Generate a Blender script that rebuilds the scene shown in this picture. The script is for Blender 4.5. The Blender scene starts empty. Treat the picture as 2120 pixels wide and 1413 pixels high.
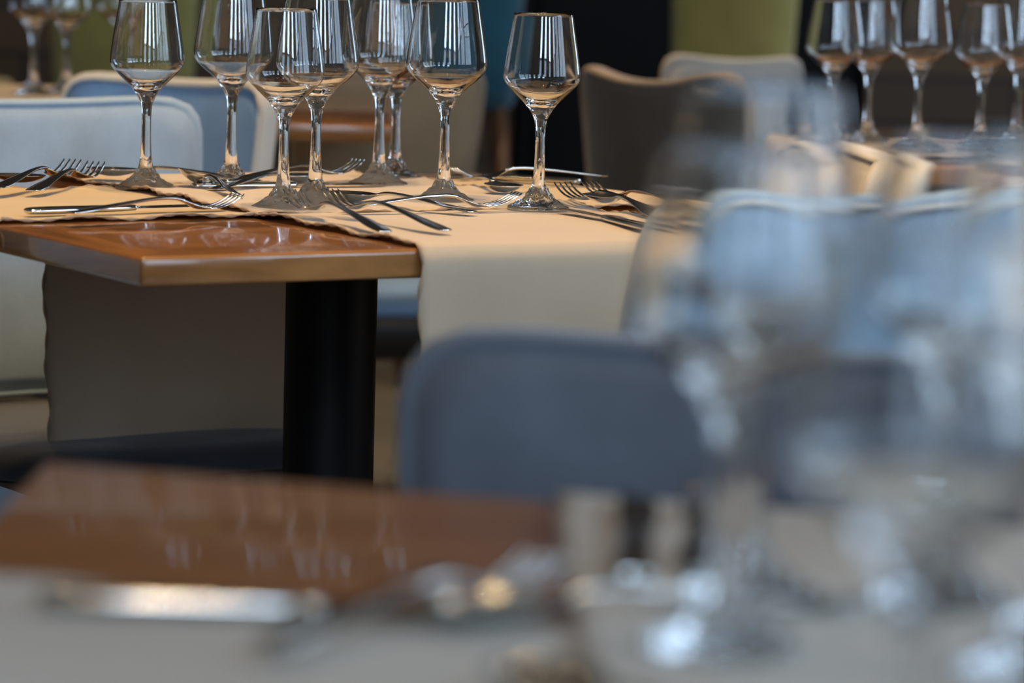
import bpy, bmesh, math, random
from mathutils import Vector, Matrix
S = bpy.context.scene
C = S.collection
random.seed(4)

# ---------------------------------------------------------------- camera
FPX, PITCH, ROLL, CAMZ, TOP = 7021.0, 0.1217, 0.0276, 1.0432, 0.75
cp, sp, cr, sr = math.cos(PITCH), math.sin(PITCH), math.cos(ROLL), math.sin(ROLL)
FW = Vector((0, cp, -sp)); UP = Vector((0, sp, cp)); RT = Vector((1, 0, 0))
R2 = cr * RT + sr * UP; U2 = -sr * RT + cr * UP
cam = bpy.data.cameras.new('camera'); co = bpy.data.objects.new('camera', cam); C.objects.link(co)
m = Matrix.Identity(4)
for i in range(3):
    m[i][0] = R2[i]; m[i][1] = U2[i]; m[i][2] = -FW[i]
m[2][3] = CAMZ
co.matrix_world = m
cam.sensor_width = 36.0; cam.lens = FPX / 2120 * 36.0
cam.clip_start = 0.05; cam.clip_end = 60
cam.dof.use_dof = True; cam.dof.focus_distance = 3.47; cam.dof.aperture_fstop = 4.9
S.camera = co

# ---------------------------------------------------------------- world, lights, exposure
S.view_settings.view_transform = 'Standard'; S.view_settings.look = 'None'
S.view_settings.gamma = 1.0; S.view_settings.use_curve_mapping = False
S.view_settings.exposure = 0.0
w = bpy.data.worlds.new('sky'); S.world = w; w.use_nodes = True
w.node_tree.nodes['Background'].inputs[0].default_value = (0.55, 0.75, 1.0, 1)
w.node_tree.nodes['Background'].inputs[1].default_value = 0.3
S.cycles.max_bounces = 14; S.cycles.transmission_bounces = 14; S.cycles.glossy_bounces = 6
S.cycles.transparent_max_bounces = 16; S.cycles.diffuse_bounces = 4
S.cycles.sample_clamp_indirect = 12.0
S.cycles.blur_glossy = 0.3

DAY = (0.57, 0.76, 1.0)
WARM = (1.0, 0.70, 0.38)
def area(name, loc, rot, sx, sy, power, col):
    l = bpy.data.lights.new(name, 'AREA'); l.shape = 'RECTANGLE'; l.size = sx; l.size_y = sy
    l.energy = power; l.color = col
    o = bpy.data.objects.new(name, l); C.objects.link(o); o.location = loc; o.rotation_euler = rot
    return o
XR, YB, YF, XL, ZC = 3.2, -1.5, 9.6, -4.6, 3.6
WINS = [(-1.2, -0.2), (0.1, 1.1), (1.3, 2.7), (7.0, 8.4)]           # windows in the right wall (y ranges)
for (a, b) in WINS:                                                    # bright sky above, dimmer street below
    q = 1.2 if a > 5 else 1.0
    area('window_daylight', (XR + 0.10, (a + b) / 2, 2.75), (0, math.pi / 2, 0), 1.1, b - a, 34 * q * (b - a), DAY)
    area('window_daylight', (XR + 0.10, (a + b) / 2, 1.55), (0, math.pi / 2, 0), 1.2, b - a, 15 * q * (b - a), DAY)
BWIN = [(-0.75, -0.15), (0.55, 1.15), (1.9, 2.5)]
for (a, b) in BWIN:
    area('window_daylight', ((a + b) / 2, YB - 0.10, 2.75), (-math.pi / 2, 0, math.pi), b - a, 1.1, 92 * (b - a), DAY)
    area('window_daylight', ((a + b) / 2, YB - 0.10, 1.55), (-math.pi / 2, 0, math.pi), b - a, 1.2, 16 * (b - a), DAY)
def downlight(x, y, power, r=0.028, ang=66, z=ZC - 0.06):
    l = bpy.data.lights.new('downlight', 'SPOT'); l.energy = power; l.color = WARM; l.shadow_soft_size = r
    l.spot_size = math.radians(ang); l.spot_blend = 0.5
    o = bpy.data.objects.new('downlight', l); C.objects.link(o); o.location = (x, y, z)
DOWN = [(-0.52, 3.35, 130), (-0.22, 3.85, 130), (0.12, 3.45, 130), (-0.16, 3.05, 100), (-0.95, 4.9, 130), (-0.45, 5.5, 110), (0.75, 4.75, 120), (0.45, 5.2, 50),
        (-0.45, 1.75, 28), (0.25, 1.5, 24), (-1.4, 3.7, 40), (1.3, 4.4, 50),
        (-0.8, 7.0, 150), (0.5, 7.0, 130), (1.4, 7.2, 120), (-2.2, 7.2, 120)]
for x, y, p in DOWN:
    if p: downlight(x, y, p, ang=50)
for x, y in ((-1.6, 2.2), (-0.8, 2.4), (0.0, 2.2), (0.8, 2.4), (-1.2, 4.4), (0.9, 3.6), (-2.2, 3.4), (1.9, 3.2), (0.3, 1.2), (-0.7, 1.0)):
    downlight(x, y, 5, r=0.012, ang=165)

# ---------------------------------------------------------------- helpers
def mat(name, col, rough=0.6, metal=0.0, **k):
    mt = bpy.data.materials.new(name); mt.use_nodes = True
    b = mt.node_tree.nodes['Principled BSDF']
    b.inputs['Base Color'].default_value = (*col, 1); b.inputs['Roughness'].default_value = rough
    b.inputs['Metallic'].default_value = metal
    for n, v in k.items(): b.inputs[n.replace('_', ' ')].default_value = v
    return mt
def nd(mt, t, **k):
    n = mt.node_tree.nodes.new(t)
    for a, v in k.items(): setattr(n, a, v)
    return n
def lk(mt, a, b): mt.node_tree.links.new(a, b)

def fabric(name, col, var=0.16, scale=900, blot=14, sheen=0.25, bump=0.25):
    mt = mat(name, col, 0.92, Sheen_Weight=sheen)
    b = mt.node_tree.nodes['Principled BSDF']
    tc = nd(mt, 'ShaderNodeTexCoord')
    n1 = nd(mt, 'ShaderNodeTexNoise'); n1.inputs['Scale'].default_value = scale; n1.inputs['Detail'].default_value = 2
    n2 = nd(mt, 'ShaderNodeTexNoise'); n2.inputs['Scale'].default_value = blot; n2.inputs['Detail'].default_value = 4
    lk(mt, tc.outputs['Object'], n1.inputs['Vector']); lk(mt, tc.outputs['Object'], n2.inputs['Vector'])
    ad = nd(mt, 'ShaderNodeMath', operation='ADD'); lk(mt, n1.outputs['Fac'], ad.inputs[0]); lk(mt, n2.outputs['Fac'], ad.inputs[1])
    rp = nd(mt, 'ShaderNodeMapRange'); rp.inputs[1].default_value = 0.7; rp.inputs[2].default_value = 1.3
    rp.inputs[3].default_value = 1 - var; rp.inputs[4].default_value = 1 + var
    lk(mt, ad.outputs[0], rp.inputs[0])
    mx = nd(mt, 'ShaderNodeVectorMath', operation='SCALE'); mx.inputs[0].default_value = col
    lk(mt, rp.outputs[0], mx.inputs['Scale']); lk(mt, mx.outputs[0], b.inputs['Base Color'])
    bp = nd(mt, 'ShaderNodeBump'); bp.inputs['Strength'].default_value = bump; bp.inputs['Distance'].default_value = 0.0008
    lk(mt, n1.outputs['Fac'], bp.inputs['Height']); lk(mt, bp.outputs[0], b.inputs['Normal'])
    return mt

def wood(name, dark, light, border=0.0, rough=0.16, coat=1.0, sc=1.0):
    mt = mat(name, dark, rough, Coat_Weight=coat, Coat_Roughness=0.06)
    b = mt.node_tree.nodes['Principled BSDF']
    tc = nd(mt, 'ShaderNodeTexCoord')
    def grain(rx, ry):
        mp = nd(mt, 'ShaderNodeMapping'); mp.inputs['Scale'].default_value = (rx * sc, ry * sc, 14 * sc)
        lk(mt, tc.outputs['Object'], mp.inputs['Vector'])
        n = nd(mt, 'ShaderNodeTexNoise'); n.inputs['Scale'].default_value = 1.0; n.inputs['Detail'].default_value = 7
        n.inputs['Roughness'].default_value = 0.65; n.inputs['Distortion'].default_value = 0.6
        lk(mt, mp.outputs[0], n.inputs['Vector']); return n.outputs['Fac']
    ga, gb = grain(2.4, 34), grain(34, 2.4)
    if border > 0:
        sx = nd(mt, 'ShaderNodeSeparateXYZ'); lk(mt, tc.outputs['Object'], sx.inputs[0])
        lt = nd(mt, 'ShaderNodeMath', operation='LESS_THAN'); lk(mt, sx.outputs[0], lt.inputs[0]); lt.inputs[1].default_value = border
        l2 = nd(mt, 'ShaderNodeMath', operation='LESS_THAN'); lk(mt, sx.outputs[0], l2.inputs[0]); lk(mt, sx.outputs[1], l2.inputs[1])
        mu = nd(mt, 'ShaderNodeMath', operation='MULTIPLY'); lk(mt, lt.outputs[0], mu.inputs[0]); lk(mt, l2.outputs[0], mu.inputs[1])
        mx = nd(mt, 'ShaderNodeMix'); lk(mt, mu.outputs[0], mx.inputs[0]); lk(mt, ga, mx.inputs[2]); lk(mt, gb, mx.inputs[3])
        g = mx.outputs[0]
    else: g = ga
    cr_ = nd(mt, 'ShaderNodeValToRGB')
    cr_.color_ramp.elements[0].position = 0.33; cr_.color_ramp.elements[0].color = (*dark, 1)
    cr_.color_ramp.elements[1].position = 0.66; cr_.color_ramp.elements[1].color = (*light, 1)
    lk(mt, g, cr_.inputs[0]); lk(mt, cr_.outputs[0], b.inputs['Base Color'])
    return mt

M = {}
M['walnut'] = wood('glossy_walnut', (0.12, 0.045, 0.012), (0.36, 0.15, 0.042), border=0.085)
M['walnut_near'] = wood('satin_walnut', (0.17, 0.066, 0.020), (0.27, 0.115, 0.038), rough=0.42, coat=0.25)
M['legwood'] = wood('stool_wood', (0.08, 0.035, 0.016), (0.16, 0.07, 0.03), rough=0.4, coat=0.1)
M['blackmetal'] = mat('black_metal', (0.002, 0.002, 0.0022), 0.5, 0.0, Specular_IOR_Level=0.25)
M['blackshell'] = mat('black_shell', (0.018, 0.017, 0.016), 0.6)
M['steel'] = mat('polished_steel', (0.70, 0.69, 0.66), 0.13, 1.0)
M['glass'] = mat('clear_glass', (0.985, 0.995, 0.99), 0.0, 0.0, Transmission_Weight=1.0, IOR=1.5)
M['pale'] = fabric('pale_grey_fabric', (0.23, 0.31, 0.40))
M['blue'] = fabric('blue_fabric', (0.15, 0.26, 0.42))
M['steelblue'] = fabric('steel_blue_fabric', (0.22, 0.30, 0.38), var=0.22)
M['slate'] = fabric('slate_fabric', (0.064, 0.074, 0.092), blot=22)
M['cream'] = fabric('cream_fabric', (0.52, 0.47, 0.40))
M['beige'] = fabric('beige_fabric', (0.30, 0.205, 0.115))
M['taupe'] = fabric('taupe_fabric', (0.062, 0.046, 0.030))
M['teal'] = fabric('teal_velvet', (0.004, 0.075, 0.12))
M['olive'] = fabric('olive_fabric', (0.25, 0.22, 0.06))
M['mustard'] = fabric('mustard_fabric', (0.20, 0.15, 0.01))
M['darkseat'] = fabric('dark_seat_fabric', (0.022, 0.024, 0.03))
M['mortar'] = mat('plaster', (0.35, 0.33, 0.30), 0.9)

def cloth(name, col):
    mt = fabric(name, col, var=0.07, scale=1400, blot=9, sheen=0.15, bump=0.35)
    nt = mt.node_tree; b = nt.nodes['Principled BSDF']; out = [n for n in nt.nodes if n.type == 'OUTPUT_MATERIAL'][0]
    tr = nd(mt, 'ShaderNodeBsdfTranslucent'); tr.inputs[0].default_value = (col[0], col[1] * 0.8, col[2] * 0.5, 1)
    mx = nd(mt, 'ShaderNodeMixShader'); mx.inputs[0].default_value = 0.18
    lk(mt, b.outputs[0], mx.inputs[1]); lk(mt, tr.outputs[0], mx.inputs[2]); lk(mt, mx.outputs[0], out.inputs[0])
    return mt
M['runner'] = cloth('tan_runner_cloth', (0.52, 0.41, 0.29))
M['runner_warm_lit'] = cloth('warm_lit_runner_cloth', (0.50, 0.36, 0.18))  # same tan cloth, yellower: the warm lamplight is put into its colour
M['hem'] = cloth('hem_thread', (0.36, 0.25, 0.16))
M['runner_near'] = cloth('grey_runner_cloth', (0.40, 0.36, 0.295))

def link_mesh(name, bm, m_, parent=None, smooth=True):
    me = bpy.data.meshes.new(name)
    bmesh.ops.recalc_face_normals(bm, faces=bm.faces)
    bm.to_mesh(me); bm.free()
    if smooth:
        for p in me.polygons: p.use_smooth = True
    me.materials.append(m_)
    o = bpy.data.objects.new(name, me); C.objects.link(o)
    if parent: o.parent = parent
    return o
def autosmooth(o, deg=35):
    md = o.modifiers.new('edge', 'EDGE_SPLIT'); md.split_angle = math.radians(deg)
def bevel(o, wd, seg=3):
    md = o.modifiers.new('bevel', 'BEVEL'); md.width = wd; md.segments = seg; md.limit_method = 'ANGLE'
def tag(o, label, cat, group=None, kind=None):
    o['label'] = label; o['category'] = cat
    if group: o['group'] = group
    if kind: o['kind'] = kind
    return o
def thing(name, label, cat, loc=(0, 0, 0), rz=0, group=None):
    o = bpy.data.objects.new(name, None); C.objects.link(o); o.location = loc; o.rotation_euler = (0, 0, rz)
    o.empty_display_size = 0.05
    return tag(o, label, cat, group)
def dup(o, loc, rot, label, group=None, scale=None):
    def rec(a, parent):
        c = a.copy(); C.objects.link(c)
        if parent: c.parent = parent
        for ch in list(a.children): rec(ch, c)
        return c
    r = rec(o, None); r.location = loc; r.rotation_euler = rot; r['label'] = label
    if group: r['group'] = group
    if scale: r.scale = scale
    return r
def box(bm, x0, x1, y0, y1, z0, z1):
    v = [bm.verts.new(p) for p in ((x0, y0, z0), (x1, y0, z0), (x1, y1, z0), (x0, y1, z0), (x0, y0, z1), (x1, y0, z1), (x1, y1, z1), (x0, y1, z1))]
    for f in ((0, 3, 2, 1), (4, 5, 6, 7), (0, 1, 5, 4), (1, 2, 6, 5), (2, 3, 7, 6), (3, 0, 4, 7)): bm.faces.new([v[i] for i in f])
def lathe(bm, prof, n=64, closed=False):
    rings = []
    for (r, z) in prof:
        if r < 1e-6: rings.append([bm.verts.new((0, 0, z))])
        else: rings.append([bm.verts.new((r * math.cos(2 * math.pi * i / n), r * math.sin(2 * math.pi * i / n), z)) for i in range(n)])
    for a, b in zip(rings, rings[1:]):
        for i in range(n):
            j = (i + 1) % n
            if len(a) == 1: bm.faces.new((a[0], b[i], b[j]))
            elif len(b) == 1: bm.faces.new((a[i], a[j], b[0]))
            else: bm.faces.new((a[i], a[j], b[j], b[i]))
def rings_mesh(bm, rings, cap0=True, cap1=True):
    vs = [[bm.verts.new(p) for p in r] for r in rings]
    n = len(vs[0])
    for a, b in zip(vs, vs[1:]):
        for i in range(n):
            j = (i + 1) % n; bm.faces.new((a[i], a[j], b[j], b[i]))
    if cap0: bm.faces.new(vs[0][::-1])
    if cap1: bm.faces.new(vs[-1])
def tube(bm, pts, rad, n=8):
    rings = []
    for i, p in enumerate(pts):
        p = Vector(p); q = Vector(pts[min(i + 1, len(pts) - 1)]) - Vector(pts[max(i - 1, 0)])
        q.normalize(); a = q.orthogonal() if abs(q.z) > 0.95 else q.cross(Vector((0, 0, 1))); a.normalize(); b = q.cross(a)
        r = rad[i] if isinstance(rad, (list, tuple)) else rad
        rings.append([p + r * (math.cos(2 * math.pi * k / n) * a + math.sin(2 * math.pi * k / n) * b) for k in range(n)])
    rings_mesh(bm, rings)
def interp(tab, x):
    if x <= tab[0][0]: return tab[0][1]
    for (a, fa), (b, fb) in zip(tab, tab[1:]):
        if x <= b:
            t = (x - a) / (b - a); t = t * t * (3 - 2 * t); return fa + (fb - fa) * t
    return tab[-1][1]
def catmull(tab, n):
    out = []; P = [tab[0]] + list(tab) + [tab[-1]]
    for i in range(1, len(P) - 2):
        for k in range(n):
            t = k / n; p0, p1, p2, p3 = P[i - 1], P[i], P[i + 1], P[i + 2]
            out.append(tuple(0.5 * (2 * p1[d] + (p2[d] - p0[d]) * t + (2 * p0[d] - 5 * p1[d] + 4 * p2[d] - p3[d]) * t * t
                                    + (3 * p1[d] - p0[d] - 3 * p2[d] + p3[d]) * t ** 3) for d in (0, 1)))
    out.append(tab[-1]); return out

# ---------------------------------------------------------------- the room
def struct(name, bm, m_, smooth=False):
    o = link_mesh(name, bm, m_, smooth=smooth); o['kind'] = 'structure'; return o
fl = mat('floor_tiles', (0.33, 0.29, 0.22), 0.45)
br = nd(fl, 'ShaderNodeTexBrick'); br.offset = 0.5
br.inputs['Color1'].default_value = (0.15, 0.13, 0.10, 1); br.inputs['Color2'].default_value = (0.12, 0.105, 0.08, 1); br.inputs['Mortar'].default_value = (0.06, 0.05, 0.04, 1)
br.inputs['Scale'].default_value = 2.2; br.inputs['Mortar Size'].default_value = 0.008
tcf = nd(fl, 'ShaderNodeTexCoord'); lk(fl, tcf.outputs['Object'], br.inputs['Vector']); lk(fl, br.outputs[0], fl.node_tree.nodes['Principled BSDF'].inputs['Base Color'])
bm = bmesh.new(); box(bm, XL, XR, YB, YF, -0.1, 0); struct('floor', bm, fl)
bm = bmesh.new(); box(bm, XL, XR, YB, YF, ZC, ZC + 0.1); struct('ceiling', bm, mat('ceiling_paint', (0.10, 0.09, 0.08), 0.9))
wl = mat('dark_plank_wall', (0.05, 0.035, 0.022), 0.7)
b2 = nd(wl, 'ShaderNodeTexBrick'); b2.offset = 0.5
b2.inputs['Color1'].default_value = (0.115, 0.058, 0.021, 1); b2.inputs['Color2'].default_value = (0.065, 0.034, 0.014, 1); b2.inputs['Mortar'].default_value = (0.008, 0.006, 0.005, 1)
b2.inputs['Scale'].default_value = 1.0; b2.inputs['Brick Width'].default_value = 1.4; b2.inputs['Row Height'].default_value = 0.13; b2.inputs['Mortar Size'].default_value = 0.006
tcw = nd(wl, 'ShaderNodeTexCoord'); mpw = nd(wl, 'ShaderNodeMapping'); mpw.inputs['Rotation'].default_value = (math.pi / 2, 0, 0)
lk(wl, tcw.outputs['Object'], mpw.inputs[0]); lk(wl, mpw.outputs[0], b2.inputs['Vector']); lk(wl, b2.outputs[0], wl.node_tree.nodes['Principled BSDF'].inputs['Base Color'])
bm = bmesh.new(); box(bm, XL, -0.02, YF, YF + 0.15, 0, ZC); box(bm, 0.98, XR, YF, YF + 0.15, 0, ZC); box(bm, -0.02, 0.98, YF, YF + 0.15, 2.1, ZC)
struct('wall_far', bm, wl)
# dark double door in the far wall
dk = mat('door_paint', (0.008, 0.0065, 0.006), 0.75, Specular_IOR_Level=0.15)
bm = bmesh.new(); box(bm, 0.0, 0.475, YF + 0.04, YF + 0.09, 0.01, 2.08); box(bm, 0.485, 0.96, YF + 0.04, YF + 0.09, 0.01, 2.08)
for x0 in (0.06, 0.545):
    for z0, z1 in ((0.15, 0.9), (1.05, 1.95)): box(bm, x0, x0 + 0.355, YF + 0.025, YF + 0.042, z0, z1)
d_ = struct('door_1', bm, dk)
bm = bmesh.new(); box(bm, -0.02, 0.98, YF + 0.10, YF + 0.15, 0, 2.1); struct('light_stop_1', bm, dk)  # added backing sheet, blocks sky light leaking in around the door
bm = bmesh.new(); tube(bm, [(0.44, YF + 0.04, 1.0), (0.44, YF - 0.02, 1.0), (0.44, YF - 0.02, 1.25), (0.44, YF + 0.04, 1.25)], 0.011)
link_mesh('door_handle', bm, M['steel'], d_)
wp = mat('wall_paint', (0.22, 0.19, 0.15), 0.9)
bm = bmesh.new(); box(bm, XL - 0.15, XL, YB, YF, 0, ZC); struct('wall_left', bm, wp)
def wall_with_windows(name, spans, lo, hi, place):
    bm = bmesh.new()
    cur = lo
    for a, b in spans + [(hi, hi)]:
        if a > cur: place(bm, cur, a, 0, ZC)
        if b > a: place(bm, a, b, 0, 0.9); place(bm, a, b, 3.35, ZC)
        cur = b
    struct(name, bm, wp)
wall_with_windows('wall_right', WINS, YB, YF, lambda bm, a, b, z0, z1: box(bm, XR, XR + 0.2, a, b, z0, z1))
wall_with_windows('wall_near', BWIN, XL, XR, lambda bm, a, b, z0, z1: box(bm, a, b, YB - 0.2, YB, z0, z1))
wf = mat('window_frame_paint', (0.5, 0.5, 0.5), 0.5)
k = 0
def frame_boxes(bm, a, b, put):
    t = 0.045
    put(bm, a, a + t, 0.9, 3.35); put(bm, b - t, b, 0.9, 3.35); put(bm, a + t, b - t, 0.9, 0.9 + t); put(bm, a + t, b - t, 3.35 - t, 3.35)
    c = (a + b) / 2; put(bm, c - t / 2, c + t / 2, 0.9 + t, 3.35 - t); put(bm, a + t, c - t / 2, 2.15, 2.19); put(bm, c + t / 2, b - t, 2.15, 2.19)
for a, b in WINS:
    k += 1; bm = bmesh.new(); frame_boxes(bm, a, b, lambda bm, p, q, z0, z1: box(bm, XR + 0.03, XR + 0.08, p, q, z0, z1)); struct('window_%d' % k, bm, wf)
for a, b in BWIN:
    k += 1; bm = bmesh.new(); frame_boxes(bm, a, b, lambda bm, p, q, z0, z1: box(bm, p, q, YB - 0.08, YB - 0.03, z0, z1)); struct('window_%d' % k, bm, wf)
bm = bmesh.new(); box(bm, XL, -0.06, YF - 0.02, YF, 0, 0.12); box(bm, 1.02, XR, YF - 0.02, YF, 0, 0.12); struct('baseboard_far', bm, dk)

# ---------------------------------------------------------------- tables
TH = 0.5519; TX, TY = -0.3231, 2.9244; SIDE = 0.825; THK = 0.0265
AX = Vector((math.cos(TH), math.sin(TH), 0)); BX = Vector((-math.sin(TH), math.cos(TH), 0))
def tp(a, b, z=TOP): return Vector((TX, TY, 0)) + a * AX + b * BX + Vector((0, 0, z))

def pedestal(root, cx, cy, top):
    bm = bmesh.new(); prof = [(0, 0.022), (0.0475, 0.022), (0.0475, top - 0.012), (0, top - 0.012)]; lathe(bm, prof, 40)
    o = link_mesh('post', bm, M['blackmetal'], root); o.location = (cx, cy, 0); autosmooth(o)
    bm = bmesh.new(); lathe(bm, [(0, 0), (0.215, 0), (0.22, 0.004), (0.215, 0.012), (0.10, 0.02), (0.05, 0.026), (0, 0.026)], 48)
    o = link_mesh('base_plate', bm, M['blackmetal'], root); o.location = (cx, cy, 0)
    bm = bmesh.new(); box(bm, -0.16, 0.16, -0.025, 0.025, top - 0.012, top); box(bm, -0.025, 0.025, -0.16, -0.025, top - 0.012, top); box(bm, -0.025, 0.025, 0.025, 0.16, top - 0.012, top)
    o = link_mesh('mounting_cross', bm, M['blackmetal'], root, False); o.location = (cx, cy, 0)
def table(label, loc, rz, side, m_, group=None, quad=None):
    t = thing('pedestal_table', label, 'table', loc, rz, group)
    bm = bmesh.new()
    if quad:
        r = []
        for z in (TOP - THK, TOP): r.append([(x, y, z) for x, y in quad])
        rings_mesh(bm, r)
        cx = sum(q[0] for q in quad) / 4; cy = sum(q[1] for q in quad) / 4
    else:
        box(bm, 0, side, 0, side, TOP - THK, TOP); cx = cy = side / 2
    o = link_mesh('tabletop', bm, m_, t, True); bevel(o, 0.0045, 4); autosmooth(o, 50)
    pedestal(t, cx, cy, TOP - THK)
    return t
table('walnut square table in sharp focus, set with eight wine glasses', (TX, TY, 0), TH, SIDE, M['walnut'])

def runner(name, label, cat, group, origin, da, db, a0, a1, L, hang0, hang1, lift, m_, hem=True, over=None, wav=1.0, seed=1):
    """cloth strip running along db (length L) between a0..a1 measured along da, hanging over both edges"""
    rnd = random.Random(seed)
    ph = [rnd.uniform(0, 6.28) for _ in range(12)]
    t = 0.0014; R = 0.006
    path = []                                             # (s, b, z, ny, nz)
    n0 = max(2, int(hang0 / 0.012)); n1 = max(2, int(hang1 / 0.012)); nm = int(L / 0.008)
    off = lift
    if hang0 > 0:
        for i in range(n0): s = -hang0 + hang0 * i / n0; path.append((s, -R * 0.6 - off, TOP + s * 0.995, -1, 0))
        path.append((0, -off * 0.7, TOP + off * 0.55 - 0.001, -0.7, 0.7))
    for i in range(nm + 1):
        b = 0.006 + (L - 0.012) * i / nm; path.append((b, b, TOP + off, 0, 1))
    if hang1 > 0:
        path.append((L, L + off * 0.7, TOP + off * 0.55 - 0.001, 0.7, 0.7))
        for i in range(1, n1 + 1): s = hang1 * i / n1; path.append((L + s, L + R * 0.6 + off, TOP - s * 0.995, 1, 0))
    NA = 34
    def P(i, ja):
        s, b, z, ny, nz = path[i]; u = ja / NA; a = a0 + (a1 - a0) * u
        flat = 1.0 if nz == 1 else 0.0
        edge = abs(2 * u - 1)
        wv = 0.0
        if flat:
            wv = 0.0011 * wav * (1 + math.sin(s * 23 + ph[0] + 3 * u)) * (0.6 + 0.4 * math.sin(9 * u + ph[1]))
            wv += 0.0017 * wav * edge ** 8 * (1 + math.sin(s * 61 + ph[2] + (3 if u > .5 else 0)))
            if over:
                d = min(b - over[0], over[1] - b)
                wv += 0.0026 * max(0, min(1, d / 0.014 + 0.6))
        else:
            d = max(0, (-s if s < 0 else s - L))
            wv = 0.010 * wav * min(1, d / 0.15) * (1 + math.sin(7.5 * u + ph[4] + d * 2)) * 0.5
        inw = 0.0
        if not flat:
            d = max(0, (-s if s < 0 else s - L)); inw = 0.03 * d * (1 - 2 * u)
        sc = 0.0020 * math.sin(s * 75 + ph[5]) * (1 if ja in (0, NA) else 0) + 0.003 * math.sin(s * 11 + ph[6]) * (1 - 2 * u)
        p = Vector(origin) + da * (a + inw + sc) + db * (b + ny * wv) + Vector((0, 0, z + nz * wv))
        return p
    bm = bmesh.new()
    V = [[bm.verts.new(P(i, j)) for j in range(NA + 1)] for i in range(len(path))]
    for i in range(len(path) - 1):
        for j in range(NA): bm.faces.new((V[i][j], V[i][j + 1], V[i + 1][j + 1], V[i + 1][j]))
    o = link_mesh(name, bm, m_)
    sd = o.modifiers.new('thick', 'SOLIDIFY'); sd.thickness = t; sd.offset = 0
    tag(o, label, cat, group)
    if hem:
        pts_l = []
        bm = bmesh.new()
        for j in (0, NA):
            pts = []; rr = []
            for i in range(len(path) - 1):
                p, q = P(i, j), P(i + 1, j)
                for k_ in range(2):
                    pts.append(p.lerp(q, k_ / 2)); rr.append(0.0014 + 0.0009 * math.sin((len(pts)) * 1.15))
            tube(bm, pts, rr, 6)
        for i in (0, len(path) - 1):
            pts = [P(i, j) for j in range(NA + 1)]; tube(bm, pts, 0.0018, 6)
        h = link_mesh('overlocked_hem', bm, M['hem'], o)
    return o
O3 = (TX, TY, 0)
runner('table_runner', 'tan runner with warm light put into its colour, spanning the sharp walnut table left to right, passing beneath the other runner', 'table runner', 'tan runners on the sharp table',
       O3, BX, AX, 0.318, 0.655, SIDE, 0.32, 0.30, 0.0022, M['runner_warm_lit'], seed=3)
runner('table_runner', 'tan runner hanging over the near edge of the sharp walnut table, topmost at the crossing', 'table runner', 'tan runners on the sharp table',
       O3, AX, BX, 0.275, 0.655, SIDE, 0.30, 0.33, 0.0030, M['runner'], over=(0.33, 0.66), seed=7)

# foreground table, blurred
Q = [(-0.262, 1.012), (0.60, 0.80), (0.583, 1.556), (-0.2505, 1.807)]
NEAR = table('blurred brown wooden table in the near foreground', (0, 0, 0), 0, 0, M['walnut_near'], quad=Q)
e1 = Vector((0.2772, -0.0834, 0)).normalized(); e2 = Vector((0.004, -1, 0)).normalized()
runner('table_runner', 'blurred grey runner along the bottom of the view on the foreground table, under the cutlery', 'table runner', 'grey runners on the foreground table',
       (-0.2505, 1.807, 0), e2, e1, 0.330, 0.66, 0.868, 0.0, 0.0, 0.0022, M['runner_near'], hem=False, wav=0.6, seed=5)
runner('table_runner', 'blurred grey runner beneath the big blurred wine glasses of the foreground table', 'table runner', 'grey runners on the foreground table',
       (-0.2505, 1.807, 0), e1, e2, 0.290, 0.66, 0.80, 0.0, 0.0, 0.0050, M['runner_near'], hem=False, wav=0.6, seed=6)

# background tables
T3 = dict(loc=(-0.175, 4.97, 0), rz=math.radians(93))
table('background walnut table left of centre, its corner showing between the wine glass stems', (-0.185, 4.95, 0), math.radians(92), 0.825, M['walnut'], 'walnut tables in the background')
table('background walnut table at right behind the blurred glasses', (0.36, 4.42, 0), math.radians(-3), 0.825, M['walnut'], 'walnut tables in the background')
runner('table_runner', 'tan runner on the background table behind the left glasses', 'table runner', 'tan runners on background tables',
       (-1.01, 4.95, 0), Vector((1, 0, 0)), Vector((0, 1, 0)), 0.10, 0.42, 0.82, 0.25, 0.25, 0.003, M['runner_warm_lit'], hem=False, seed=11)
runner('table_runner', 'tan runner on the background table at right under the row of glasses', 'table runner', 'tan runners on background tables',
       (0.36, 4.42, 0), Vector((0, 1, 0)), Vector((1, 0, 0)), 0.13, 0.45, 0.825, 0.25, 0.25, 0.003, M['runner'], hem=False, seed=12)

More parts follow.
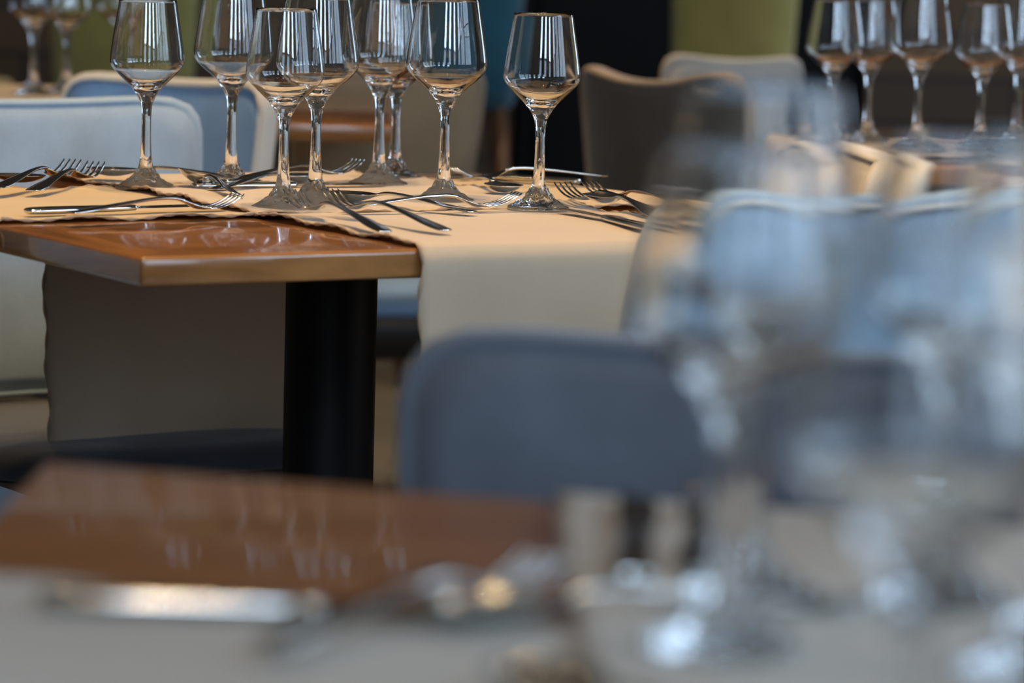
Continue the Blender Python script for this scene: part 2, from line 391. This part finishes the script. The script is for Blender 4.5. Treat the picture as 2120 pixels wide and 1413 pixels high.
# ---------------------------------------------------------------- wine glasses
def glass_proto(name, H, rr, rb, k=1.0):
    """outer profile bottom to rim, then the inside of the bowl"""
    z = lambda f: f * H
    outer = [(0.0315 * k, 0.0), (0.0322 * k, 0.0010), (0.0312 * k, 0.0024), (0.0255 * k, 0.0050), (0.0165 * k, 0.0105), (0.0100 * k, 0.0185), (0.0070 * k, 0.0270), (0.0056 * k, z(.22)),
             (0.0050, z(.32)), (0.0052, z(.40)), (0.0065, z(.45)), (0.0085, z(.475)), (0.0130, z(.515)), (0.0215, z(.56)), (rb * .78, z(.605)), (rb * .955, z(.645)), (rb, z(.675)), (rb * .985, z(.72)), (rb * .93, z(.80)), (rr + (rb - rr) * .33, z(.90)), (rr, z(1.0) - 0.0006)]
    t = 0.0009
    oc = catmull(outer, 5)
    up = [(r - t, zz) for r, zz in oc if zz > z(.615)][::-1]              # even wall thickness inside the bowl
    inner = [(rb * .66 - t, z(.592)), (0.0205, z(.572)), (0.0125, z(.551)), (0.0055, z(.538)), (0.0, z(.534))]
    prof = [(0, 0.0012), (0.020 * k, 0.0008)] + oc + [(rr - t * .5, z(1.0))] + up + inner
    bm = bmesh.new(); lathe(bm, prof, 96)
    # pressed-glass ridges and lumps on the foot, the stem and the base of the bowl
    for v in bm.verts:
        zz = v.co.z / H; r = math.hypot(v.co.x, v.co.y)
        if 0.012 < zz < 0.60 and r > 1e-5:
            an = math.atan2(v.co.y, v.co.x)
            lump = math.exp(-((zz - 0.505) / 0.032) ** 2)
            foot = math.exp(-((zz - 0.05) / 0.05) ** 2)
            s_ = 1 + 0.028 * lump * math.cos(7 * an + 60 * zz) + 0.022 * lump * math.sin(zz * 260 + 2 * math.sin(3 * an)) \
                 + 0.014 * math.cos(6 * an) * (zz < .48) + 0.022 * foot * math.sin(9 * an + 130 * zz) + 0.016 * foot * math.sin(5 * an - 300 * zz)
            v.co.x *= s_; v.co.y *= s_
            if r > 0.008 and 0.0022 < v.co.z < 0.02: v.co.z *= 1 + 0.10 * math.sin(7 * an + r * 420) + 0.07 * math.sin(11 * an - r * 700)
    return link_mesh(name, bm, M['glass'])
ZR = TOP + 0.0055
SMALL = glass_proto('wine_glass', 0.200, 0.0305, 0.0395)
LARGE = glass_proto('wine_glass', 0.211, 0.0327, 0.0423, 1.03)
small_used = large_used = False
def wine(kind, x, y, label, group, z=ZR, scale=None):
    global small_used, large_used
    if kind == 's':
        if not small_used: o = SMALL; small_used = True
        else: o = SMALL.copy(); C.objects.link(o)
    else:
        if not large_used: o = LARGE; large_used = True
        else: o = LARGE.copy(); C.objects.link(o)
    o.location = (x, y, z); o.rotation_euler = (0, 0, random.uniform(0, 6))
    if scale: o.scale = scale
    tag(o, label, 'wine glass', group); return o
G1 = 'wine glasses on the sharp table'
wine('s', -0.2345, 3.405, 'third sharp wine glass from the left, in front, its foot behind the fork tines', G1)
wine('s', 0.0232, 3.4875, 'rightmost sharp wine glass, standing apart against the dark background', G1)
wine('s', -0.3961, 3.6158, 'leftmost sharp wine glass in front of the pale blue-grey chair', G1)
wine('l', -0.2070, 3.482, 'taller sharp wine glass whose bowl overlaps the third from the left', G1)
wine('l', -0.0761, 3.543, 'second sharp wine glass from the right, large bowl against the teal stool', G1)
wine('l', -0.3115, 3.690, 'tall sharp wine glass standing before the blue chair, second from the left', G1)
wine('l', -0.1530, 3.748, 'taller glass of the overlapping rear pair at the centre of the sharp table', G1)
wine('s', -0.1385, 3.842, 'shorter glass hidden behind its taller mate in the rear pair', G1)
G2 = 'blurred wine glasses on the foreground table'
wine('s', 0.0875, 1.343, 'blurred wine glass with the leftmost stem of the near foreground', G2, TOP + .0075)
wine('s', 0.1220, 0.9956, 'closest and largest blurred wine glass, its stem at bottom right', G2, TOP + .0075)
wine('s', 0.1890, 1.452, 'blurred foreground wine glass behind the closest one at right', G2, TOP + .0075)
wine('l', 0.2100, 1.315, 'blurred foreground wine glass cut by the right edge of the view', G2, TOP + .0075)
wine('l', 0.1050, 1.447, 'blurred tallest foreground glass rising in front of the cream chairs', G2, TOP + .0075, (1.0, 1.0, 1.05))
G3 = 'wine glasses on background tables'
for px, (x, y), kd, lb in (
    (65, (-0.775, 5.42), 'l', 'background glass nearest the top left corner'),
    (115, (-0.735, 5.52), 's', 'background glass just right of the one nearest the top left corner'),
    (210, (-0.655, 5.585), 'l', 'background glass in front of the olive stool at left'),
    (1713, (0.433, 4.69), 's', 'leftmost of the background glasses at top right'),
    (1800, (0.492, 4.78), 's', 'second from left of the background glasses at top right'),
    (1885, (0.548, 4.66), 'l', 'brightest middle glass of the top right background row'),
    (2022, (0.640, 4.70), 's', 'fourth of the background glasses at top right'),
    (2110, (0.705, 4.80), 'l', 'background glass cut by the right edge at the top')):
    wine(kd, x, y, lb, G3)

# ---------------------------------------------------------------- cutlery
def loft(bm, st, n=12, curve=None):
    rings = []
    for x, z, wd, th, dip in st:
        r = []
        for k_ in range(n):
            a = 2 * math.pi * k_ / n
            y = wd * math.cos(a); zz = th * math.sin(a)
            r.append((x, y, z + zz - dip * (1 - (y / max(wd, 1e-6)) ** 2)))
        rings.append(r)
    rings_mesh(bm, rings)
def resample(st, n):
    out = []
    for i in range(len(st) - 1):
        p0, p1, p2, p3 = st[max(i - 1, 0)], st[i], st[i + 1], st[min(i + 2, len(st) - 1)]
        for k_ in range(n):
            t = k_ / n
            out.append(tuple(0.5 * (2 * p1[d] + (p2[d] - p0[d]) * t + (2 * p0[d] - 5 * p1[d] + 4 * p2[d] - p3[d]) * t * t
                                    + (3 * p1[d] - p0[d] - 3 * p2[d] + p3[d]) * t ** 3) for d in range(len(p1))))
    out.append(st[-1]); return out
HND = [(0.0, .0025, .0060, .0009, 0), (.004, .0026, .0086, .0013, 0), (.025, .0045, .0092, .0014, 0), (.06, .0085, .0062, .0016, 0), (.095, .0120, .0036, .0018, 0), (.118, .0125, .0028, .0019, 0), (.132, .0100, .0032, .0017, 0)]
def fork_proto():
    t = thing('fork', '', 'fork')
    bm = bmesh.new(); loft(bm, resample(HND, 4)); link_mesh('handle', bm, M['steel'], t)
    bm = bmesh.new()
    loft(bm, resample([(.128, .0108, .0030, .0016, 0), (.138, .0072, .0060, .0013, .001), (.147, .0040, .0112, .0011, .002), (.156, .0026, .0124, .0010, .0018), (.160, .0025, .0124, .0009, .0014)], 3), 16)
    for k_ in range(4):
        yc = (k_ - 1.5) * 0.0069
        rings = []
        for x, z, wd in ((.157, .0016, .0026), (.165, .0018, .0021), (.175, .0034, .0018), (.185, .0066, .0016), (.193, .0105, .0013), (.1985, .0140, .0006)):
            ysp = yc * (1 - 0.06 * (x - .157) / .04)
            rings.append([(x, ysp + wd * math.cos(a), z + 0.0009 * math.sin(a)) for a in [2 * math.pi * i / 8 for i in range(8)]])
        rings_mesh(bm, rings)
    link_mesh('tined_head', bm, M['steel'], t)
    return t
def spoon_proto():
    t = thing('spoon', '', 'spoon')
    bm = bmesh.new(); loft(bm, resample(HND, 4)); link_mesh('handle', bm, M['steel'], t)
    bm = bmesh.new()
    loft(bm, resample([(.128, .0108, .0030, .0015, 0), (.137, .0100, .0070, .0009, .002), (.146, .0100, .0140, .0007, .0050), (.158, .0100, .0190, .0007, .0075), (.170, .0100, .0205, .0007, .0080), (.182, .0100, .0180, .0007, .0062), (.191, .0100, .0118, .0007, .0032), (.1955, .0100, .0040, .0005, .0005)], 4), 24)
    link_mesh('bowl', bm, M['steel'], t)
    return t
def knife_proto():
    t = thing('table_knife', '', 'knife')
    bm = bmesh.new(); loft(bm, resample([(0, .0040, .0060, .0020, 0), (.004, .0040, .0092, .0034, 0), (.03, .0040, .0098, .0038, 0), (.07, .0040, .0082, .0036, 0), (.105, .0042, .0068, .0034, 0), (.118, .0042, .0050, .0028, 0)], 4), 14)
    link_mesh('handle', bm, M['steel'], t)
    bm = bmesh.new()
    rings = []
    for x, y0, y1 in ((.114, -.005, .005), (.122, -.0072, .0078), (.14, -.009, .0092), (.17, -.0098, .0094), (.20, -.0092, .0092), (.215, -.0060, .0090), (.223, -.001, .0080), (.226, .005, .0062)):
        rings.append([(x, y0, .0040), (x, (y0 + y1) / 2, .0032), (x, y1, .0030), (x, y1, .0050), (x, (y0 + y1) / 2, .0048)])
    rings_mesh(bm, rings); o = link_mesh('blade', bm, M['steel'], t); autosmooth(o, 40)
    return t
PROTO = {'f': [fork_proto(), False], 's': [spoon_proto(), False], 'k': [knife_proto(), False]}
LEN = {'f': .1985, 's': .1955, 'k': .226}
def cut(kind, anchor, x, y, yaw, label, group, dz=0.0, pitch=0.0, roll=0.0, base=ZR):
    p, used = PROTO[kind]
    rot = (Matrix.Rotation(yaw, 3, 'Z') @ Matrix.Rotation(-pitch, 3, 'Y') @ Matrix.Rotation(roll, 3, 'X')).to_euler()
    R_ = Matrix.Rotation(yaw, 3, 'Z') @ Matrix.Rotation(-pitch, 3, 'Y')
    loc = Vector((x, y, base + dz))
    if anchor == 't': d = R_ @ Vector((LEN[kind], 0, 0)); loc.x -= d.x; loc.y -= d.y
    if not used: o = p; PROTO[kind][1] = True
    else: o = dup(p, (0, 0, 0), (0, 0, 0), '')
    o.location = loc; o.rotation_euler = rot; o['label'] = label; o['group'] = group
    return o
GC = 'cutlery on the sharp table'
cut('k', 'e', -0.469, 3.245, 0.629, 'knife lying along the near left edge of the runner, handle end toward the left corner', GC)
cut('f', 't', -0.273, 3.322, 0.734, 'fork resting across the knife near the left corner, tines up before the second glass', GC, dz=.006)
cut('s', 't', -0.356, 3.655, 1.931, 'spoon with upturned bowl leaning beside the foot of the leftmost glass', GC, dz=.005, pitch=.0, roll=.35)
cut('f', 't', -0.220, 3.318, 2.10, 'front fork with wide tines before the third sharp glass', GC, dz=.0, pitch=.06)
cut('f', 't', -0.184, 3.325, 2.22, 'fork crossing beneath the front fork, handle reaching furthest right', GC, dz=.001, pitch=.06, roll=.0)
cut('s', 't', -0.191, 3.508, 2.442, 'dark spoon with bowl pointing left in front of the second glass from the right', GC, dz=.001)
cut('f', 't', 0.001, 3.458, 0.517, 'fork crossing the dark spoon, tines by the rightmost glass', GC, dz=.004)
cut('k', 'e', 0.071, 3.825, 2.751, 'bright knife handle lying behind the rightmost glass', GC, dz=.0)
cut('s', 't', -0.005, 3.606, -1.247, 'spoon with bowl down behind the second glass from the right', GC, dz=.003)
cut('f', 't', -0.071, 3.738, -2.614, 'fork lying across the bright knife behind the right glasses', GC, dz=.008)
cut('f', 't', 0.048, 3.561, 2.10, 'left one of two parallel forks by the steel blue chair', GC, dz=.004, pitch=.02)
cut('f', 't', 0.076, 3.550, 2.20, 'right one of two parallel forks by the steel blue chair', GC, dz=.007, pitch=.02)
cut('s', 't', 0.080, 3.438, 1.871, 'spoon lying over the two parallel forks at right', GC, dz=.012)
cut('k', 't', 0.048, 3.452, 1.95, 'dark knife under the spoon at the right of the table', GC)
cut('f', 't', -0.478, 3.645, 1.30, 'left fork of the far left bundle, tines up', GC, dz=.006, pitch=.03)
cut('f', 't', -0.455, 3.665, 1.36, 'right fork of the far left bundle, tines up', GC, dz=.003, pitch=.03)
cut('s', 't', -0.470, 3.700, 3.00, 'spoon of the far left bundle pointing to the pale chair', GC, dz=.004)
cut('s', 't', -0.221, 3.734, 1.035, 'spoon behind the stems of the two middle glasses', GC, dz=.002)
cut('f', 't', -0.176, 3.766, 0.80, 'fork with tines raised beside the rear pair of glasses', GC, dz=.006, pitch=.03)
cut('k', 'e', -0.345, 3.612, 0.443, 'knife lying behind the foot of the second glass from the left', GC, dz=.0)
cut('s', 't', -0.500, 3.590, -0.20, 'arched spoon handle at the far left end of the runner', GC, dz=.002)
GF = 'blurred cutlery on the foreground table'
BN = TOP + .0052
cut('k', 'e', -0.195, 1.399, -0.047, 'blurred knife with golden glints at bottom left', GF, base=BN)
cut('s', 't', -0.036, 1.375, -2.85, 'blurred spoon with dark oval bowl at bottom centre', GF, base=BN, dz=.001)
cut('f', 't', 0.018, 1.462, 0.979, 'blurred fork crossing the spoon at the end of the wooden corner', GF, base=BN, dz=.005)
cut('k', 'e', 0.056, 1.46, 1.528, 'blurred knife pointing away beside the leftmost blurred stem', GF, base=BN + .003)
cut('f', 'e', 0.085, 1.49, 1.491, 'blurred fork lying parallel to the knife pointing away', GF, base=BN + .003)
cut('s', 'e', 0.115, 1.10, 2.2, 'blurred spoon by the foot of the closest glass', GF, base=BN + .003)

# ---------------------------------------------------------------- chairs
def squircle(n, a, b, ex):
    out = []
    for i in range(n):
        t = 2 * math.pi * i / n + 0.001
        c, s = math.cos(t), math.sin(t)
        r = (abs(c) ** ex + abs(s) ** ex) ** (-1 / ex)
        out.append((a * c * r, b * s * r))
    return out
def backform(w_top, w_bot, z0, z1, t, curve, lean, ex=5.5, dip=0.012):
    cz, hz = (z0 + z1) / 2, (z1 - z0) / 2
    def D(u, v, d):          # u, v in -1..1 (outline space), d depth + front
        wd = w_bot + (w_top - w_bot) * (v + 1) / 2
        x = wd * u; z = cz + hz * v + dip * u * u * max(0, v)
        y = curve * u * u + lean * -(v + 1) / 2 + d
        return (x, y, z)
    return D
def chair(label, group, loc, rz, front, band, back, top=0.815, wt=0.225, wb=0.19, legs='blackmetal', bottom=0.455, seat=None, piped=True, pipe=None, dip=.012, sz=0.0):
    t = thing('dining_chair', label, 'chair', loc, rz, group)
    D = backform(wt, wb, bottom, top, 0.05, 0.045, 0.06, dip=dip)
    oy = -0.19
    N = 88; out = squircle(N, 1, 1, 9)
    T = 0.021
    def cap(sign, inset=0.955, bulge=0.012):
        bm = bmesh.new(); prev = None
        for k_ in range(9):
            f = inset * (1 - k_ / 9.0) if k_ < 9 else 0
            dd = sign * (T + bulge * (1 - (f / inset) ** 4))
            ring = [bm.verts.new(Vector(D(u * f, v * f, dd)) + Vector((0, oy, 0))) for u, v in out]
            if prev:
                for i in range(N): bm.faces.new((prev[i], prev[(i + 1) % N], ring[(i + 1) % N], ring[i]))
            else:
                edge = [bm.verts.new(Vector(D(u * inset, v * inset, sign * T * 0.4)) + Vector((0, oy, 0))) for u, v in out]
                for i in range(N): bm.faces.new((edge[i], edge[(i + 1) % N], ring[(i + 1) % N], ring[i]))
            prev = ring
        c = bm.verts.new(Vector(D(0, 0, sign * (T + bulge))) + Vector((0, oy, 0)))
        for i in range(N): bm.faces.new((prev[i], prev[(i + 1) % N], c))
        return bm
    link_mesh('backrest', cap(1), M[front], t)
    link_mesh('back_panel', cap(-1, bulge=0.004), M[back], t)
    bm = bmesh.new(); R_ = []
    for f, d in ((0.94, -T * .9), (0.975, -T * 1.15), (0.995, -T * .75), (1.0, 0), (0.995, T * .75), (0.975, T * 1.15), (0.94, T * .9)):
        R_.append([Vector(D(u * f, v * f, d)) + Vector((0, oy, 0)) for u, v in out])
    rings_mesh(bm, R_, False, False)
    eb = link_mesh('edge_band', bm, M[band], t)
    bm = bmesh.new()
    for sg in (-1, 1) if piped else ():
        pts = [Vector(D(u * .957, v * .957, sg * (T * 1.28))) + Vector((0, oy, 0)) for u, v in out]; pts.append(pts[0]); pts.append(pts[1])
        tube(bm, pts, 0.0028, 6)
    if piped: link_mesh('piping', bm, M[pipe or band], eb)
    else: bm.free()
    # seat
    so = squircle(64, 1, 1, 5)
    bm = bmesh.new(); R_ = []
    for f, z in ((0.90, .415), (0.985, .418), (1.0, .426), (0.995, .436), (0.96, .444), (0.88, .450), (0.6, .454), (0.3, .455)):
        R_.append([(u * f * (0.225 - 0.012 * (v < 0)), v * f * 0.215 + 0.02, z + sz) for u, v in so])
    rings_mesh(bm, R_); link_mesh('seat', bm, M[seat or front], t)
    # black shell below the seat rising at the sides to the back
    bm = bmesh.new(); R_ = []
    for f, z in ((0.25, .325), (0.6, .330), (0.88, .348), (0.99, .385), (1.0, .416), (0.9, .417), (0.3, .417)):
        R_.append([(u * f * 0.225, v * f * 0.215 + 0.02, z + sz) for u, v in so])
    rings_mesh(bm, R_)
    for s in (-1, 1):
        R_ = []
        for k_ in range(11):
            f = k_ / 10; y = 0.12 - 0.34 * f; zt = .40 + sz + (0.22 - sz) * f ** 1.8; zb = .385 + sz + .10 * f ** 3
            x0 = s * (0.222 - 0.012 * f); x1 = s * (0.237 - 0.012 * f)
            R_.append([(x0, y, zb), (x1, y, zb), (x1 + s * .004, y, (zt + zb) / 2), (x1, y, zt), (x0, y, zt)])
        rings_mesh(bm, R_)
    link_mesh('seat_shell', bm, M['blackshell'], t)
    for sx, sy in ((1, 1), (-1, 1), (1, -1), (-1, -1)):
        bm = bmesh.new(); tube(bm, [(sx * .17, .02 + sy * .155, .345 + sz), (sx * .195, .02 + sy * .185, .18), (sx * .215, .02 + sy * .21, 0.0)], [.017, .014, .010], 14)
        link_mesh('leg', bm, M[legs], t)
    return t
def face(dx, dy): return math.atan2(-dx, dy)
GCH = 'upholstered dining chairs'
a_, b_ = AX, BX
rm = face(-b_.x, -b_.y)
chair('pale blue-grey chair facing us behind the left end of the sharp table', GCH, (-0.485, 3.98, 0), rm, 'pale', 'pale', 'pale', piped=False, seat='darkseat')
chair('blue chair with cream edge band standing behind the pale chair', GCH, (-0.572, 4.62, 0), math.radians(158), 'blue', 'cream', 'blue', wt=.168, wb=.155)
chair('beige chair tucked behind the corner of the background table at centre', GCH, (-0.272, 6.09, 0), math.radians(13), 'blue', 'beige', 'beige', wt=.176, wb=.145, top=.79, seat='blue', piped=False, sz=-.06)
chair('taupe chair with beige rim against the dark wall, right of the rightmost sharp glass', GCH, (0.345, 5.49, 0), math.radians(-36), 'taupe', 'beige', 'taupe', wt=.150, wb=.138, piped=False, top=.812, dip=.03)
chair('cream chair in the background with its rounded top below the right olive stool', GCH, (0.365, 6.26, 0), math.radians(4), 'cream', 'cream', 'cream', wt=.130, wb=.115, top=.822, piped=False)
chair('cream chair at the right side of the sharp table, seen through the blurred glasses', GCH, (0.18, 3.94, 0), face(-1, -0.12), 'cream', 'cream', 'cream', top=.79, piped=False)
chair('steel blue chair back with cream piping at the near side of the sharp table', GCH, (0.185, 3.02, 0), face(b_.x, b_.y), 'steelblue', 'steelblue', 'steelblue', pipe='cream', top=.832, wt=.212, wb=.245)
chair('charcoal chair between the foreground table and the sharp table', GCH, (0.105, 1.73, 0), face(-0.25, -0.968), 'slate', 'slate', 'slate', wt=.232, top=.803, piped=False)
chair('blue chair beneath the left edge of the sharp table, only its seat visible', GCH, (-0.66, 3.30, 0), face(a_.x, a_.y), 'blue', 'cream', 'blue')
chair('blurred cream chair at the right, partly hidden by the closest glasses', GCH, (0.65, 3.30, 0), face(-0.35, -0.93), 'cream', 'cream', 'pale', top=.80)

# high stools far behind
def stool(label, loc, rz, col, wt=0.14, wb=0.115, zb=0.60, ztop=1.08, legm='legwood'):
    t = thing('high_stool', label, 'bar stool', loc, rz, 'high-backed stools by the far wall')
    D = backform(wt, wb, zb, ztop, .05, 0.03, 0.05, dip=0)
    out = squircle(64, 1, 1, 9); bm = bmesh.new(); R_ = []
    for f, d in ((0.2, -.03), (0.6, -.03), (0.9, -.028), (0.985, -.018), (1, 0), (0.985, .018), (0.9, .028), (0.6, .032), (0.2, .034)):
        R_.append([D(u * f, v * f, d - .15) for u, v in out])
    rings_mesh(bm, R_); link_mesh('backrest', bm, M[col], t)
    so = squircle(48, 1, 1, 5); bm = bmesh.new(); R_ = []
    for f, z in ((0.9, zb - .02), (1, zb), (1, zb + .05), (0.93, zb + .07), (0.3, zb + .08)): R_.append([(u * f * wb * 1.05, v * f * .15 + .02, z) for u, v in so])
    rings_mesh(bm, R_); link_mesh('seat', bm, M[col], t)
    for sx, sy in ((1, 1), (-1, 1), (1, -1), (-1, -1)):
        bm = bmesh.new(); tube(bm, [(sx * wb * .7, .02 + sy * .11, zb - .01), (sx * wb * 1.1, .02 + sy * .16, 0)], [.018, .012], 10); link_mesh('leg', bm, M[legm], t)
    bm = bmesh.new()
    q = wb * .9; pts = [(-q, -.11, .25), (q, -.11, .25), (q, .15, .25), (-q, .15, .25), (-q, -.11, .25)]
    tube(bm, pts, .009, 8); link_mesh('footrest', bm, M['blackmetal'], t)
    return t
stool('teal high-backed stool behind the second sharp glass from the right', (-0.13, 7.75, 0), math.radians(3), 'teal', zb=.655)
stool('olive high-backed stool at left behind the leftmost sharp glass', (-0.86, 7.6, 0), math.radians(-4), 'olive', wt=.175, wb=.15)
stool('olive high-backed stool at upper right above the cream chair', (0.465, 7.75, 0), math.radians(4), 'olive', wt=.15, wb=.13)
stool('mustard stool at the far left edge behind the background glasses', (-1.17, 7.12, 0), math.radians(-6), 'mustard', wt=.07, wb=.08, zb=.62, ztop=.80)
